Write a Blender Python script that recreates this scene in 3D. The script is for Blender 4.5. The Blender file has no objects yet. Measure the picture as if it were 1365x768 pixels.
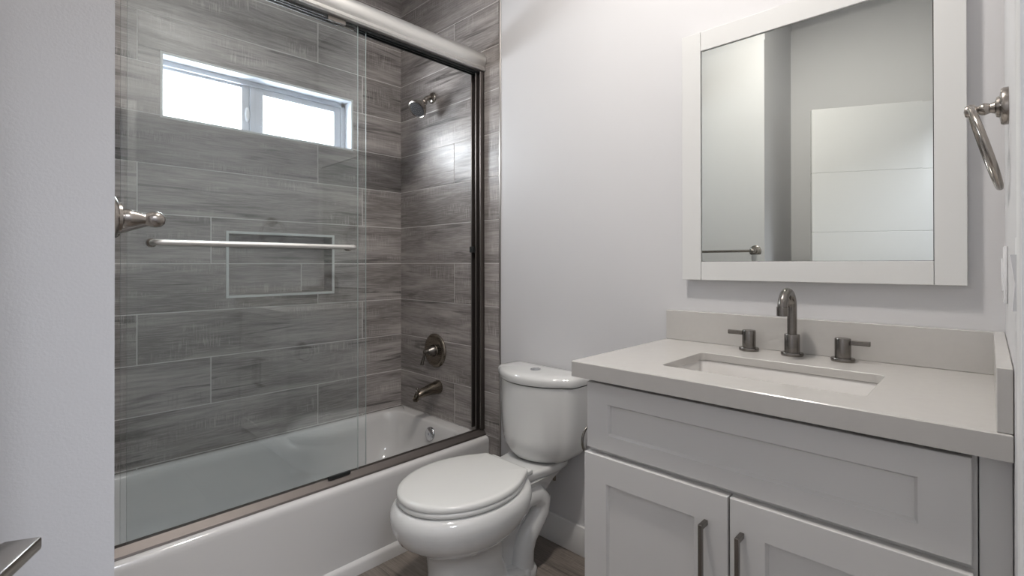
import bpy, bmesh, math, random
from mathutils import Vector, Matrix
random.seed(7)
S = bpy.context.scene
COL = S.collection
PI = math.pi

# ---------------------------------------------------------------- camera
cam_data = bpy.data.cameras.new('camera')
cam = bpy.data.objects.new('camera', cam_data)
COL.objects.link(cam)
S.camera = cam
W_IMG, H_IMG = 1365, 768
FPX, V0 = 654.87, 349.77
cam_data.sensor_width = 36.0
cam_data.sensor_fit = 'HORIZONTAL'
cam_data.lens = FPX * 36.0 / W_IMG
cam_data.shift_y = -(H_IMG / 2 - V0) / W_IMG
cam_data.clip_start = 0.02
CAM = Vector((2.4694, -1.6128, 1.168))
ya, pt, ro = math.radians(44.1234), math.radians(-0.1683), math.radians(-0.0621)
F = Vector((-math.sin(ya) * math.cos(pt), math.cos(ya) * math.cos(pt), -math.sin(pt)))
R = F.cross(Vector((0, 0, 1))).normalized()
U = R.cross(F)
R2 = R * math.cos(ro) + U * math.sin(ro)
U2 = U * math.cos(ro) - R * math.sin(ro)
cam.matrix_world = Matrix(((R2.x, U2.x, -F.x, CAM.x), (R2.y, U2.y, -F.y, CAM.y), (R2.z, U2.z, -F.z, CAM.z), (0, 0, 0, 1)))

# ---------------------------------------------------------------- world, lights, exposure
S.view_settings.view_transform = 'Standard'
S.view_settings.look = 'None'
S.view_settings.gamma = 1.0
S.view_settings.use_curve_mapping = False
S.view_settings.exposure = 0.0
world = bpy.data.worlds.new('daylight')
S.world = world
world.use_nodes = True
wn = world.node_tree.nodes
wn['Background'].inputs[0].default_value = (0.93, 0.96, 1.0, 1)
wn['Background'].inputs[1].default_value = 5.0

def area(name, loc, size, power, color, rot=(0, 0, 0), size_y=None, shape=None):
    d = bpy.data.lights.new(name, 'AREA')
    d.energy = power
    d.color = color
    d.shape = shape or ('RECTANGLE' if size_y else 'SQUARE')
    d.size = size
    if size_y: d.size_y = size_y
    o = bpy.data.objects.new(name, d)
    o.location = loc
    o.rotation_euler = rot
    COL.objects.link(o)
    return o
# daylight entering at the high window (stands outside the pane)
area('window_daylight', (-0.30, -0.73, 1.95), 1.2, 85, (0.90, 0.95, 1.0), (0, -PI / 2, 0), 0.5)
# light of the hallway outside the bathroom door
area('hall_light', (3.35, -1.55, 2.55), 0.7, 38, (0.88, 0.92, 1.0), (0, 0, 0), 0.7)

CEIL = 2.80
XR = 2.497          # right wall
YF = -1.50          # wall behind the tub foot / towel bar wall
XC = 1.539          # corner of the entry recess
YB = -2.035         # back wall of the entry recess
Z0 = 1.1702         # tile row reference
TH = 0.206

# ---------------------------------------------------------------- materials
def newmat(name):
    m = bpy.data.materials.new(name)
    m.use_nodes = True
    nt = m.node_tree
    return m, nt, nt.nodes['Principled BSDF']

def simple(name, col, rough=0.5, metal=0.0, spec=0.5, bump=0.0, bscale=200.0, coat=0.0, var=0.0, vscale=3.0):
    m, nt, b = newmat(name)
    b.inputs['Base Color'].default_value = (*col, 1)
    b.inputs['Roughness'].default_value = rough
    b.inputs['Metallic'].default_value = metal
    b.inputs['Specular IOR Level'].default_value = spec
    b.inputs['Coat Weight'].default_value = coat
    b.inputs['Coat Roughness'].default_value = 0.05
    tc = nt.nodes.new('ShaderNodeTexCoord')
    if bump:
        n = nt.nodes.new('ShaderNodeTexNoise')
        n.inputs['Scale'].default_value = bscale
        n.inputs['Detail'].default_value = 3
        bp = nt.nodes.new('ShaderNodeBump')
        bp.inputs['Strength'].default_value = bump
        bp.inputs['Distance'].default_value = 0.002
        nt.links.new(tc.outputs['Object'], n.inputs['Vector'])
        nt.links.new(n.outputs['Fac'], bp.inputs['Height'])
        nt.links.new(bp.outputs['Normal'], b.inputs['Normal'])
    if var:
        n = nt.nodes.new('ShaderNodeTexNoise')
        n.inputs['Scale'].default_value = vscale
        n.inputs['Detail'].default_value = 4
        mx = nt.nodes.new('ShaderNodeMix'); mx.data_type = 'RGBA'
        mx.inputs[6].default_value = (*[c * (1 - var) for c in col], 1)
        mx.inputs[7].default_value = (*[min(1, c * (1 + var)) for c in col], 1)
        nt.links.new(tc.outputs['Object'], n.inputs['Vector'])
        nt.links.new(n.outputs['Fac'], mx.inputs[0])
        nt.links.new(mx.outputs[2], b.inputs['Base Color'])
    return m

M = {}
M['paint'] = simple('wall_paint', (0.63, 0.625, 0.635), 0.55, bump=0.08, bscale=260, var=0.015)
M['ceiling'] = simple('ceiling_paint', (0.78, 0.78, 0.78), 0.7, bump=0.05)
M['trimwhite'] = simple('trim_paint', (0.74, 0.735, 0.73), 0.35, var=0.01)
M['cabinet'] = simple('cabinet_paint', (0.67, 0.66, 0.65), 0.33, bump=0.02, bscale=300, var=0.012)
M['mirrorframe'] = simple('mirror_frame_paint', (0.68, 0.68, 0.67), 0.35, var=0.012)
M['quartz'] = simple('quartz', (0.52, 0.503, 0.482), 0.22, var=0.03, vscale=60)
M['porcelain'] = simple('porcelain', (0.68, 0.68, 0.67), 0.10, coat=0.6, var=0.01)
M['seat'] = simple('toilet_seat_plastic', (0.72, 0.72, 0.70), 0.22, var=0.01)
M['tub'] = simple('tub_enamel', (0.66, 0.65, 0.64), 0.13, coat=0.5, var=0.01)
M['basin'] = simple('basin_ceramic', (0.72, 0.70, 0.68), 0.12, coat=0.4, var=0.01)
M['sprayface'] = simple('dark_grey_plastic', (0.05, 0.05, 0.052), 0.6, spec=0.25, var=0.1)
M['dark'] = simple('black_rubber', (0.012, 0.014, 0.014), 0.45, var=0.2)
M['gap'] = simple('joint_and_gap_shade', (0.10, 0.095, 0.09), 0.8, var=0.1)  # dark fill for floor joints and mirror backing; also painted shade above the drawer
M['grout'] = simple('grout', (0.70, 0.68, 0.66), 0.85, bump=0.3, bscale=500, var=0.05)
M['winframe'] = simple('window_vinyl', (0.50, 0.52, 0.56), 0.35, var=0.01)
M['plastic'] = simple('switch_plastic', (0.74, 0.74, 0.75), 0.3, var=0.01)
M['niche'] = simple('niche_edge_trim', (0.62, 0.64, 0.63), 0.5, var=0.03)

def metal(name, col, rough, aniso=0.0, stretch=(1, 1, 60)):
    m, nt, b = newmat(name)
    b.inputs['Base Color'].default_value = (*col, 1)
    b.inputs['Metallic'].default_value = 1.0
    b.inputs['Roughness'].default_value = rough
    tc = nt.nodes.new('ShaderNodeTexCoord')
    mp = nt.nodes.new('ShaderNodeMapping')
    mp.inputs['Scale'].default_value = stretch
    n = nt.nodes.new('ShaderNodeTexNoise'); n.inputs['Scale'].default_value = 12
    mr = nt.nodes.new('ShaderNodeMapRange')
    mr.inputs['To Min'].default_value = rough * 0.94
    mr.inputs['To Max'].default_value = rough * 1.06
    nt.links.new(tc.outputs['Object'], mp.inputs['Vector'])
    nt.links.new(mp.outputs['Vector'], n.inputs['Vector'])
    nt.links.new(n.outputs['Fac'], mr.inputs['Value'])
    nt.links.new(mr.outputs['Result'], b.inputs['Roughness'])
    return m
M['nickel'] = metal('brushed_nickel', (0.36, 0.33, 0.30), 0.24)
M['nickel_dark'] = metal('dark_brushed_nickel', (0.22, 0.205, 0.19), 0.26)
M['bronze'] = metal('antique_nickel', (0.235, 0.205, 0.17), 0.27)
M['header'] = metal('satin_header_metal', (0.72, 0.71, 0.69), 0.45, stretch=(40, 1, 40))
M['track'] = metal('satin_track_metal', (0.17, 0.152, 0.143), 0.5, stretch=(40, 1, 40))
M['chrome'] = metal('chrome', (0.66, 0.67, 0.69), 0.08)
M['edge_trim'] = metal('tile_edge_trim', (0.36, 0.34, 0.32), 0.4)

# wood-look porcelain tile: UV holds metres along / up, with a private offset for each tile
def tilemat(name, light, dark, streak, rough, saw=0.35):
    m, nt, b = newmat(name)
    L = nt.links.new
    uv = nt.nodes.new('ShaderNodeUVMap'); uv.uv_map = 'UVMap'
    def noise(scale, sx, sy, detail=4, dist=0.0, off=0.0):
        mp = nt.nodes.new('ShaderNodeMapping')
        mp.inputs['Scale'].default_value = (sx, sy, 1)
        mp.inputs['Location'].default_value = (off, off * 1.7, off)
        n = nt.nodes.new('ShaderNodeTexNoise')
        n.inputs['Scale'].default_value = scale
        n.inputs['Detail'].default_value = detail
        n.inputs['Distortion'].default_value = dist
        L(uv.outputs['UV'], mp.inputs['Vector']); L(mp.outputs['Vector'], n.inputs['Vector'])
        return n.outputs['Fac']
    def rng(sock, a, b_, c=0.0, d=1.0):
        mr = nt.nodes.new('ShaderNodeMapRange')
        mr.inputs['From Min'].default_value = a; mr.inputs['From Max'].default_value = b_
        mr.inputs['To Min'].default_value = c; mr.inputs['To Max'].default_value = d
        L(sock, mr.inputs['Value']); return mr.outputs['Result']
    def mix(f, a, c, mode='MIX'):
        mx = nt.nodes.new('ShaderNodeMix'); mx.data_type = 'RGBA'; mx.blend_type = mode
        if isinstance(f, float): mx.inputs[0].default_value = f
        else: L(f, mx.inputs[0])
        if isinstance(a, tuple): mx.inputs[6].default_value = (*a, 1)
        else: L(a, mx.inputs[6])
        if isinstance(c, tuple): mx.inputs[7].default_value = (*c, 1)
        else: L(c, mx.inputs[7])
        return mx.outputs[2]
    def mul(a, c):
        n = nt.nodes.new('ShaderNodeMath'); n.operation = 'MULTIPLY'
        for i, s in enumerate((a, c)):
            if isinstance(s, float): n.inputs[i].default_value = s
            else: L(s, n.inputs[i])
        return n.outputs[0]
    base = mix(rng(noise(1.0, 1.5, 10.0, 5, 0.8), 0.38, 0.64), dark, light)
    fine = rng(noise(1.0, 5.0, 90.0, 5, 0.2, 3.0), 0.35, 0.65)
    base = mix(mul(fine, 0.60), base, dark)
    fine2 = rng(noise(1.0, 12.0, 210.0, 4, 0.3, 5.0), 0.45, 0.65)
    base = mix(mul(fine2, 0.35), base, tuple(min(1, c * 1.25) for c in light))
    # dark grain streaks
    st = mul(rng(noise(1.0, 1.6, 26.0, 6, 1.2, 7.0), 0.56, 0.66), rng(noise(1.0, 2.2, 6.0, 2, 0.0, 11.0), 0.40, 0.56))
    base = mix(mul(st, 0.75), base, streak)
    # pale upright saw marks, in patches
    sw = mul(rng(noise(1.0, 230.0, 13.0, 2, 0.0, 17.0), 0.50, 0.68), rng(noise(1.0, 2.4, 11.0, 3, 0.0, 23.0), 0.50, 0.66))
    base = mix(mul(sw, saw), base, tuple(min(1, c * 1.55) for c in light))
    sd = mul(rng(noise(1.0, 250.0, 11.0, 2, 0.0, 37.0), 0.50, 0.66), rng(noise(1.0, 2.8, 9.0, 3, 0.0, 43.0), 0.48, 0.64))
    base = mix(mul(sd, saw * 0.8), base, dark)
    L(base, b.inputs['Base Color'])
    rr = rng(noise(1.0, 4.0, 30.0, 3, 0.0, 31.0), 0.3, 0.7, rough * 0.85, rough * 1.2)
    L(rr, b.inputs['Roughness'])
    bp = nt.nodes.new('ShaderNodeBump'); bp.inputs['Strength'].default_value = 0.12; bp.inputs['Distance'].default_value = 0.001
    L(fine, bp.inputs['Height']); L(bp.outputs['Normal'], b.inputs['Normal'])
    return m
M['tile'] = tilemat('wood_look_tile', (0.45, 0.415, 0.398), (0.190, 0.172, 0.163), (0.045, 0.040, 0.038), 0.37, 0.5)
M['floor'] = tilemat('wood_look_floor', (0.27, 0.235, 0.205), (0.14, 0.118, 0.103), (0.05, 0.04, 0.035), 0.35)

def glassmat(name, tint, refl=1.0, ior=1.5):
    m = bpy.data.materials.new(name); m.use_nodes = True
    nt = m.node_tree; nt.nodes.clear()
    out = nt.nodes.new('ShaderNodeOutputMaterial')
    tr = nt.nodes.new('ShaderNodeBsdfTransparent'); tr.inputs[0].default_value = (*tint, 1)
    gl = nt.nodes.new('ShaderNodeBsdfGlossy'); gl.inputs['Roughness'].default_value = 0.0
    gl.inputs[0].default_value = (refl, refl, refl, 1)
    # thin sheet: same reflectance from both sides
    geo = nt.nodes.new('ShaderNodeNewGeometry')
    dot = nt.nodes.new('ShaderNodeVectorMath'); dot.operation = 'DOT_PRODUCT'
    ab = nt.nodes.new('ShaderNodeMath'); ab.operation = 'ABSOLUTE'
    om = nt.nodes.new('ShaderNodeMath'); om.operation = 'SUBTRACT'; om.inputs[0].default_value = 1.0
    pw = nt.nodes.new('ShaderNodeMath'); pw.operation = 'POWER'; pw.inputs[1].default_value = 5.0
    ma = nt.nodes.new('ShaderNodeMath'); ma.operation = 'MULTIPLY_ADD'; ma.inputs[1].default_value = 0.957; ma.inputs[2].default_value = 0.043
    L = nt.links.new
    L(geo.outputs['Normal'], dot.inputs[0]); L(geo.outputs['Incoming'], dot.inputs[1])
    L(dot.outputs['Value'], ab.inputs[0]); L(ab.outputs[0], om.inputs[1]); L(om.outputs[0], pw.inputs[0]); L(pw.outputs[0], ma.inputs[0])
    mx = nt.nodes.new('ShaderNodeMixShader')
    L(ma.outputs[0], mx.inputs[0]); L(tr.outputs[0], mx.inputs[1]); L(gl.outputs[0], mx.inputs[2])
    L(mx.outputs[0], out.inputs['Surface'])
    return m
M['glass'] = glassmat('shower_glass', (0.966, 0.983, 0.987))
M['glass_edge'] = simple('glass_edge', (0.50, 0.56, 0.54), 0.12, var=0.03)
M['pane'] = glassmat('window_pane', (0.98, 0.985, 0.985))
m, nt, b = newmat('mirror_silver')
b.inputs['Base Color'].default_value = (0.77, 0.80, 0.765, 1); b.inputs['Metallic'].default_value = 1; b.inputs['Roughness'].default_value = 0.0
M['mirror'] = m
m, nt, b = newmat('lamp_diffuser')
b.inputs['Base Color'].default_value = (0.9, 0.9, 0.9, 1)
b.inputs['Emission Color'].default_value = (1.0, 0.965, 0.93, 1); b.inputs['Emission Strength'].default_value = 9.0
M['diffuser'] = m

# ---------------------------------------------------------------- mesh helpers
def obj(name, bm, mats, parent=None, smooth=None, loc=None, rot=None):
    bmesh.ops.recalc_face_normals(bm, faces=bm.faces) if smooth is not False or True else None
    me = bpy.data.meshes.new(name)
    bm.to_mesh(me); bm.free()
    if not isinstance(mats, (list, tuple)): mats = [mats]
    for mt in mats: me.materials.append(mt)
    o = bpy.data.objects.new(name, me)
    COL.objects.link(o)
    if parent: o.parent = parent
    if loc: o.location = loc
    if rot: o.rotation_euler = rot
    if smooth:
        for p in me.polygons: p.use_smooth = True
        try: me.set_sharp_from_angle(angle=math.radians(smooth if smooth > 1 else 35))
        except Exception: pass
    return o

def tag(o, label, cat, group=None):
    o['label'] = label; o['category'] = cat
    if group: o['group'] = group
    return o
def struct(o):
    o['kind'] = 'structure'; return o
def thing(name, loc, label, cat, group=None):
    e = bpy.data.objects.new(name, None)
    e.empty_display_size = 0.05
    e.location = loc
    COL.objects.link(e)
    return tag(e, label, cat, group)
def local(parent, o):
    """keep a part that was modelled in world coordinates where it is"""
    o.parent = parent
    o.matrix_parent_inverse = Matrix.Translation(-Vector(parent.location))
    return o
def part(name, bm, mat, parent, smooth=None):
    o = obj(name, bm, mat, None, smooth)
    # move the mesh into the parent's local frame
    top = parent
    off = Vector((0, 0, 0))
    while top is not None:
        off += Vector(top.location); top = top.parent
    o.data.transform(Matrix.Translation(-off))
    o.parent = parent
    return o

def box(bm, x0, x1, y0, y1, z0, z1, bev=0.0, seg=2, mi=0):
    b = bmesh.new() if bev else bm
    vs = [b.verts.new((x, y, z)) for x in (x0, x1) for y in (y0, y1) for z in (z0, z1)]
    fs = [(0, 1, 3, 2), (4, 6, 7, 5), (0, 4, 5, 1), (2, 3, 7, 6), (0, 2, 6, 4), (1, 5, 7, 3)]
    faces = [b.faces.new([vs[i] for i in f]) for f in fs]
    for f in faces: f.material_index = mi
    if bev:
        bmesh.ops.recalc_face_normals(b, faces=b.faces)
        bmesh.ops.bevel(b, geom=b.edges[:], offset=bev, segments=seg, affect='EDGES', profile=0.5)
        merge(bm, b, mi)
    return bm
def merge(bm, b, mi=0, mat=None):
    vm = {}
    for v in b.verts: vm[v] = bm.verts.new(mat @ v.co if mat else v.co)
    for f in b.faces:
        nf = bm.faces.new([vm[v] for v in f.verts]); nf.material_index = mi
    b.free()
def ring_faces(bm, rings, closed=True, mi=0):
    for a, c in zip(rings, rings[1:]):
        n = len(a)
        for i in range(n if closed else n - 1):
            j = (i + 1) % n
            f = bm.faces.new((a[i], a[j], c[j], c[i])); f.material_index = mi
def cap(bm, ring, flip=False, mi=0):
    f = bm.faces.new(ring if not flip else ring[::-1]); f.material_index = mi
def loft(bm, rings, cap0=True, cap1=True, mi=0):
    rv = [[bm.verts.new(p) for p in r] for r in rings]
    ring_faces(bm, rv, True, mi)
    if cap0: cap(bm, rv[0], True, mi)
    if cap1: cap(bm, rv[-1], False, mi)
    return rv
def frame_of(d):
    d = Vector(d).normalized()
    a = Vector((0, 0, 1)) if abs(d.z) < 0.9 else Vector((0, 1, 0))
    u = d.cross(a).normalized(); v = u.cross(d).normalized()
    return u, v
def lathe(bm, base, axis, prof, n=32, sx=1.0, sy=1.0, mi=0):
    """prof: list of (radius, distance along the axis)"""
    base = Vector(base); d = Vector(axis).normalized(); u, v = frame_of(d)
    rings = []
    for r, h in prof:
        r = max(r, 0.00005)
        rings.append([base + d * h + u * (r * sx * math.cos(2 * PI * k / n)) + v * (r * sy * math.sin(2 * PI * k / n)) for k in range(n)])
    loft(bm, rings, mi=mi)
    return bm
def tube(bm, pts, rad, n=16, closed=False, mi=0, flat=1.0):
    pts = [Vector(p) for p in pts]
    rads = rad if isinstance(rad, (list, tuple)) else [rad] * len(pts)
    N = len(pts); rings = []; u = None
    for i, p in enumerate(pts):
        a = pts[(i - 1) % N] if (closed or i > 0) else p
        c = pts[(i + 1) % N] if (closed or i < N - 1) else p
        d = (c - a).normalized()
        if u is None: u, v = frame_of(d)
        else:
            u = (u - d * u.dot(d)).normalized()
        v = d.cross(u).normalized()
        rings.append([p + u * rads[i] * math.cos(2 * PI * k / n) + v * rads[i] * flat * math.sin(2 * PI * k / n) for k in range(n)])
    rv = [[bm.verts.new(q) for q in r] for r in rings]
    if closed: rv.append(rv[0])
    ring_faces(bm, rv, True, mi)
    if not closed:
        cap(bm, rv[0], True, mi); cap(bm, rv[-1], False, mi)
    return bm
def arc(c, r, a0, a1, n, ax1, ax2):
    c = Vector(c); ax1 = Vector(ax1); ax2 = Vector(ax2)
    return [c + ax1 * r * math.cos(a0 + (a1 - a0) * i / n) + ax2 * r * math.sin(a0 + (a1 - a0) * i / n) for i in range(n + 1)]
def rr(cx, cy, hx, hy, r, z, n=8):
    """rounded rectangle ring, always 4*(n+1) points"""
    pts = []
    for k, (sx, sy) in enumerate(((1, 1), (-1, 1), (-1, -1), (1, -1))):
        for i in range(n + 1):
            a = PI / 2 * k + PI / 2 * i / n
            pts.append(Vector((cx + sx * (hx - r) + r * math.cos(a), cy + sy * (hy - r) + r * math.sin(a), z)))
    return pts
def egg(cx, yc, hw, af, ab, z, nf=2.0, nb=2.6, n=64):
    """egg outline: front (towards -y) reach af, back reach ab"""
    pts = []
    for k in range(n):
        a = 2 * PI * k / n
        c, s = math.cos(a), math.sin(a)
        e = nf if s < 0 else nb
        x = cx + hw * math.copysign(abs(c) ** (2 / e), c)
        y = yc + (af if s < 0 else ab) * math.copysign(abs(s) ** (2 / e), s)
        pts.append(Vector((x, y, z)))
    return pts
def extrude_poly(bm, poly, p0, axis, length, mi=0):
    """poly: list of 3D points; swept along axis"""
    d = Vector(axis) * length
    a = [bm.verts.new(Vector(p) + Vector(p0)) for p in poly]
    c = [bm.verts.new(Vector(p) + Vector(p0) + d) for p in poly]
    ring_faces(bm, [a, c], True, mi)
    cap(bm, a, True, mi); cap(bm, c, False, mi)

# ---------------------------------------------------------------- tiled surfaces
def subtract(rects, hole):
    out = []
    hx0, hx1, hz0, hz1 = hole
    for (a, b_, c, d) in rects:
        if b_ <= hx0 or a >= hx1 or d <= hz0 or c >= hz1: out.append((a, b_, c, d)); continue
        if a < hx0: out.append((a, hx0, c, d))
        if b_ > hx1: out.append((hx1, b_, c, d))
        m0, m1 = max(a, hx0), min(b_, hx1)
        if c < hz0: out.append((m0, m1, c, hz0))
        if d > hz1: out.append((m0, m1, hz1, d))
    return out
def tile_boxes(bm, to3, s0, s1, z0, z1, joints, holes=(), G=0.0021, thick=0.0015, zref=Z0, th=TH, seed=1):
    """to3(s, z, depth) -> point.  joints(k) -> sorted joint positions in s for row k"""
    uvl = bm.loops.layers.uv.get('UVMap') or bm.loops.layers.uv.new('UVMap')
    rnd = random.Random(seed)
    k0 = math.floor((z0 - zref) / th) - 1; k1 = math.ceil((z1 - zref) / th) + 1
    for k in range(k0, k1):
        za, zb = zref + k * th, zref + (k + 1) * th
        js = [j for j in joints(k) if s0 < j < s1]
        e = [s0] + js + [s1]
        for i in range(len(e) - 1):
            a, b_ = e[i], e[i + 1]
            ou, ov = rnd.uniform(0, 60), rnd.uniform(0, 60)
            rects = [(a + (G if i else 0), b_ - (G if i < len(e) - 2 else 0), max(za + G, z0), min(zb - G, z1))]
            for h in holes: rects = subtract(rects, h)
            for (p, q, c, d) in rects:
                if q - p < 1e-4 or d - c < 1e-4: continue
                vs = {}
                for dd in (0, thick):
                    for (s, z) in ((p, c), (q, c), (q, d), (p, d)):
                        vs[(s, z, dd)] = bm.verts.new(to3(s, z, dd))
                quads = [[(p, c, thick), (q, c, thick), (q, d, thick), (p, d, thick)]]
                quads += [[(p, c, 0), (q, c, 0), (q, c, thick), (p, c, thick)], [(q, c, 0), (q, d, 0), (q, d, thick), (q, c, thick)],
                          [(q, d, 0), (p, d, 0), (p, d, thick), (q, d, thick)], [(p, d, 0), (p, c, 0), (p, c, thick), (p, d, thick)]]
                for qd in quads:
                    f = bm.faces.new([vs[t] for t in qd]); f.material_index = 0
                    for lp, t in zip(f.loops, qd): lp[uvl].uv = (t[0] + ou, t[1] + ov)
def flat_rects(bm, to3, rects, mi=1, depth=0.0):
    for (a, b_, c, d) in rects:
        f = bm.faces.new([bm.verts.new(to3(s, z, depth)) for s, z in ((a, c), (b_, c), (b_, d), (a, d))]); f.material_index = mi

WT = 0.16
WIN = (-1.157, -0.313, 1.788, 2.046)        # y0 y1 z0 z1 of the window opening
NIC = (-0.909, -0.421, 1.025, 1.307)        # niche opening
# window wall (x = 0): tiled
bm = bmesh.new()
to_left = lambda s, z, d: Vector((d, s, z))
def jl(k):
    r = k % 3
    return {1: [-1.243, -0.248], 0: [-0.98], 2: [-1.49, -0.497]}[r]
holes = [(WIN[0], WIN[1], WIN[2], WIN[3]), (NIC[0], NIC[1], NIC[2], NIC[3])]
tile_boxes(bm, to_left, YF, 0, 0.30, CEIL, jl, holes, seed=3)
rects = [(YF, 0, 0.0, CEIL)]
for h in holes: rects = subtract(rects, h)
flat_rects(bm, to_left, rects)
# niche: tiled back and sides
ND = -0.09
tile_boxes(bm, lambda s, z, d: Vector((ND + d, s, z)), NIC[0], NIC[1], NIC[2], NIC[3], lambda k: [-0.545] if k == -1 else [], seed=9)
flat_rects(bm, lambda s, z, d: Vector((ND, s, z)), [NIC])
for s in (NIC[0], NIC[1]):
    tile_boxes(bm, lambda x, z, d, s=s: Vector((x, s + (d if s == NIC[0] else -d), z)), ND, 0.0, NIC[2], NIC[3], lambda k: [], seed=int(20 + s))
for z_, sg in ((NIC[2], 1), (NIC[3], -1)):
    tile_boxes(bm, lambda s, x, d, z_=z_, sg=sg: Vector((x, s, z_ + sg * d)), NIC[0], NIC[1], ND, 0.0, lambda k: [], zref=-0.15, th=0.4, seed=30)
# window reveal and outer skin of the wall
y0, y1, z0, z1 = WIN
for q in (((0.001, y0, z0), (0.001, y1, z0), (-WT, y1, z0), (-WT, y0, z0)), ((0.001, y0, z1), (0.001, y1, z1), (-WT, y1, z1), (-WT, y0, z1)),
          ((0.001, y0, z0), (0.001, y0, z1), (-WT, y0, z1), (-WT, y0, z0)), ((0.001, y1, z0), (0.001, y1, z1), (-WT, y1, z1), (-WT, y1, z0))):
    f = bm.faces.new([bm.verts.new(p) for p in q]); f.material_index = 2
for r_ in subtract([(YF, 0.1, 0.0, CEIL)], WIN):
    flat_rects(bm, lambda s, z, d: Vector((-WT, s, z)), [r_])
struct(obj('wall_left', bm, [M['tile'], M['grout'], M['winframe']]))

# wet wall (y = 0): tile up to x = .835, paint from there to the right wall
XT = 0.832
bm = bmesh.new()
to_back = lambda s, z, d: Vector((s, -d, z))
tile_boxes(bm, to_back, 0.0, XT - 0.008, 0.0, CEIL, lambda k: [0.492] if k % 3 == 2 else [], seed=5)
flat_rects(bm, to_back, [(0, XT, 0, CEIL)])
flat_rects(bm, to_back, [(XT, XR + 0.1, 0, CEIL)], mi=2)
for r_ in ((-0.1, XR + 0.1, 0, CEIL),): flat_rects(bm, lambda s, z, d: Vector((s, 0.12, z)), [r_], mi=2)
for zz in (0, CEIL):
    bm.faces.new([bm.verts.new(p) for p in ((-0.1, 0, zz), (XR + .1, 0, zz), (XR + .1, .12, zz), (-.1, .12, zz))]).material_index = 2
struct(obj('wall_back', bm, [M['tile'], M['grout'], M['paint']]))
bm = bmesh.new(); box(bm, XT - 0.008, XT + 0.002, -0.0045, 0.0, 0.0, CEIL, 0.001, 1)
struct(obj('trim_1', bm, M['edge_trim']))

# wall at the tub's other end and behind the towel bar (y = YF), and the entry recess
bm = bmesh.new()
to_front = lambda s, z, d: Vector((s, YF + d, z))
tile_boxes(bm, to_front, 0.0, XT, 0.30, CEIL, lambda k: [0.4] if k % 3 == 1 else [], seed=6)
box(bm, -0.1, XC, YF - 0.12, YF, 0, CEIL, mi=1)
struct(obj('wall_front', bm, [M['tile'], M['paint']]))
bm = bmesh.new(); box(bm, XC - 0.12, XC, YB - 0.1, YF - 0.12, 0, CEIL); struct(obj('wall_recess', bm, M['paint']))
bm = bmesh.new(); box(bm, XC, XR + 0.12, YB - 0.1, YB, 0, CEIL); struct(obj('wall_entry', bm, M['paint']))
# right wall with the doorway
DY0, DY1, DH = -2.005, -1.145, 2.055
bm = bmesh.new()
box(bm, XR, XR + 0.12, DY1, 0.0, 0, CEIL); box(bm, XR, XR + 0.12, YB, DY0, 0, CEIL); box(bm, XR, XR + 0.12, DY0, DY1, DH, CEIL)
struct(obj('wall_right', bm, M['paint']))
# hallway beyond
bm = bmesh.new()
box(bm, 4.0, 4.1, -3.0, 0.2, 0, CEIL); box(bm, XR + 0.12, 4.0, 0.0, 0.1, 0, CEIL); box(bm, XR + 0.12, 4.0, -3.0, -2.9, 0, CEIL); box(bm, XR + 0.0, XR + 0.12, -2.9, YB - 0.1, 0, CEIL)
struct(obj('wall_hall', bm, M['paint']))

# floor: wood look planks running along x
bm = bmesh.new()
box(bm, -0.1, 4.0, -3.0, 0.1, -0.1, -0.0016, mi=1)
rj = random.Random(4)
offs = {}
def jf(k):
    if k not in offs: offs[k] = rj.uniform(0, 1.2)
    return [offs[k] - 1.2 + 1.2 * i for i in range(6)]
tile_boxes(bm, lambda s, y, d: Vector((s, y, -0.0015 + d)), 0.0, 4.0, -2.9, 0.0, jf, zref=-3.04, th=0.152, G=0.0008, seed=12)
struct(obj('floor', bm, [M['floor'], M['gap']]))
bm = bmesh.new(); box(bm, -0.16, 4.1, -3.0, 0.1, CEIL, CEIL + 0.1); struct(obj('ceiling', bm, M['ceiling']))

# baseboards
def baseboard(name, segs):
    bm = bmesh.new()
    for s in segs: box(bm, *s, 0.0, 0.117, 0.003, 2)
    struct(obj(name, bm, M['trimwhite'], smooth=30))
baseboard('baseboard_back', [(XT + 0.004, 1.70, -0.014, 0.0)])
baseboard('baseboard_front', [(0.80, XC, YF, YF + 0.014), (XC, XC + 0.014, YB, YF + 0.014)])
baseboard('baseboard_entry', [(XC + 0.014, XR, YB, YB + 0.012)])
baseboard('baseboard_right', [(XR - 0.014, XR, -1.06, -0.60)])

# door casing round the doorway in the right wall
bm = bmesh.new()
for (a, b_) in ((DY1, DY1 + 0.062), (DY0 - 0.018, DY0)):
    box(bm, XR - 0.0125, XR, a, b_, 0, DH + 0.062, 0.002, 2)
box(bm, XR - 0.0125, XR, DY0, DY1, DH, DH + 0.062, 0.002, 2)
struct(obj('trim_2', bm, M['trimwhite'], smooth=30))

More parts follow.
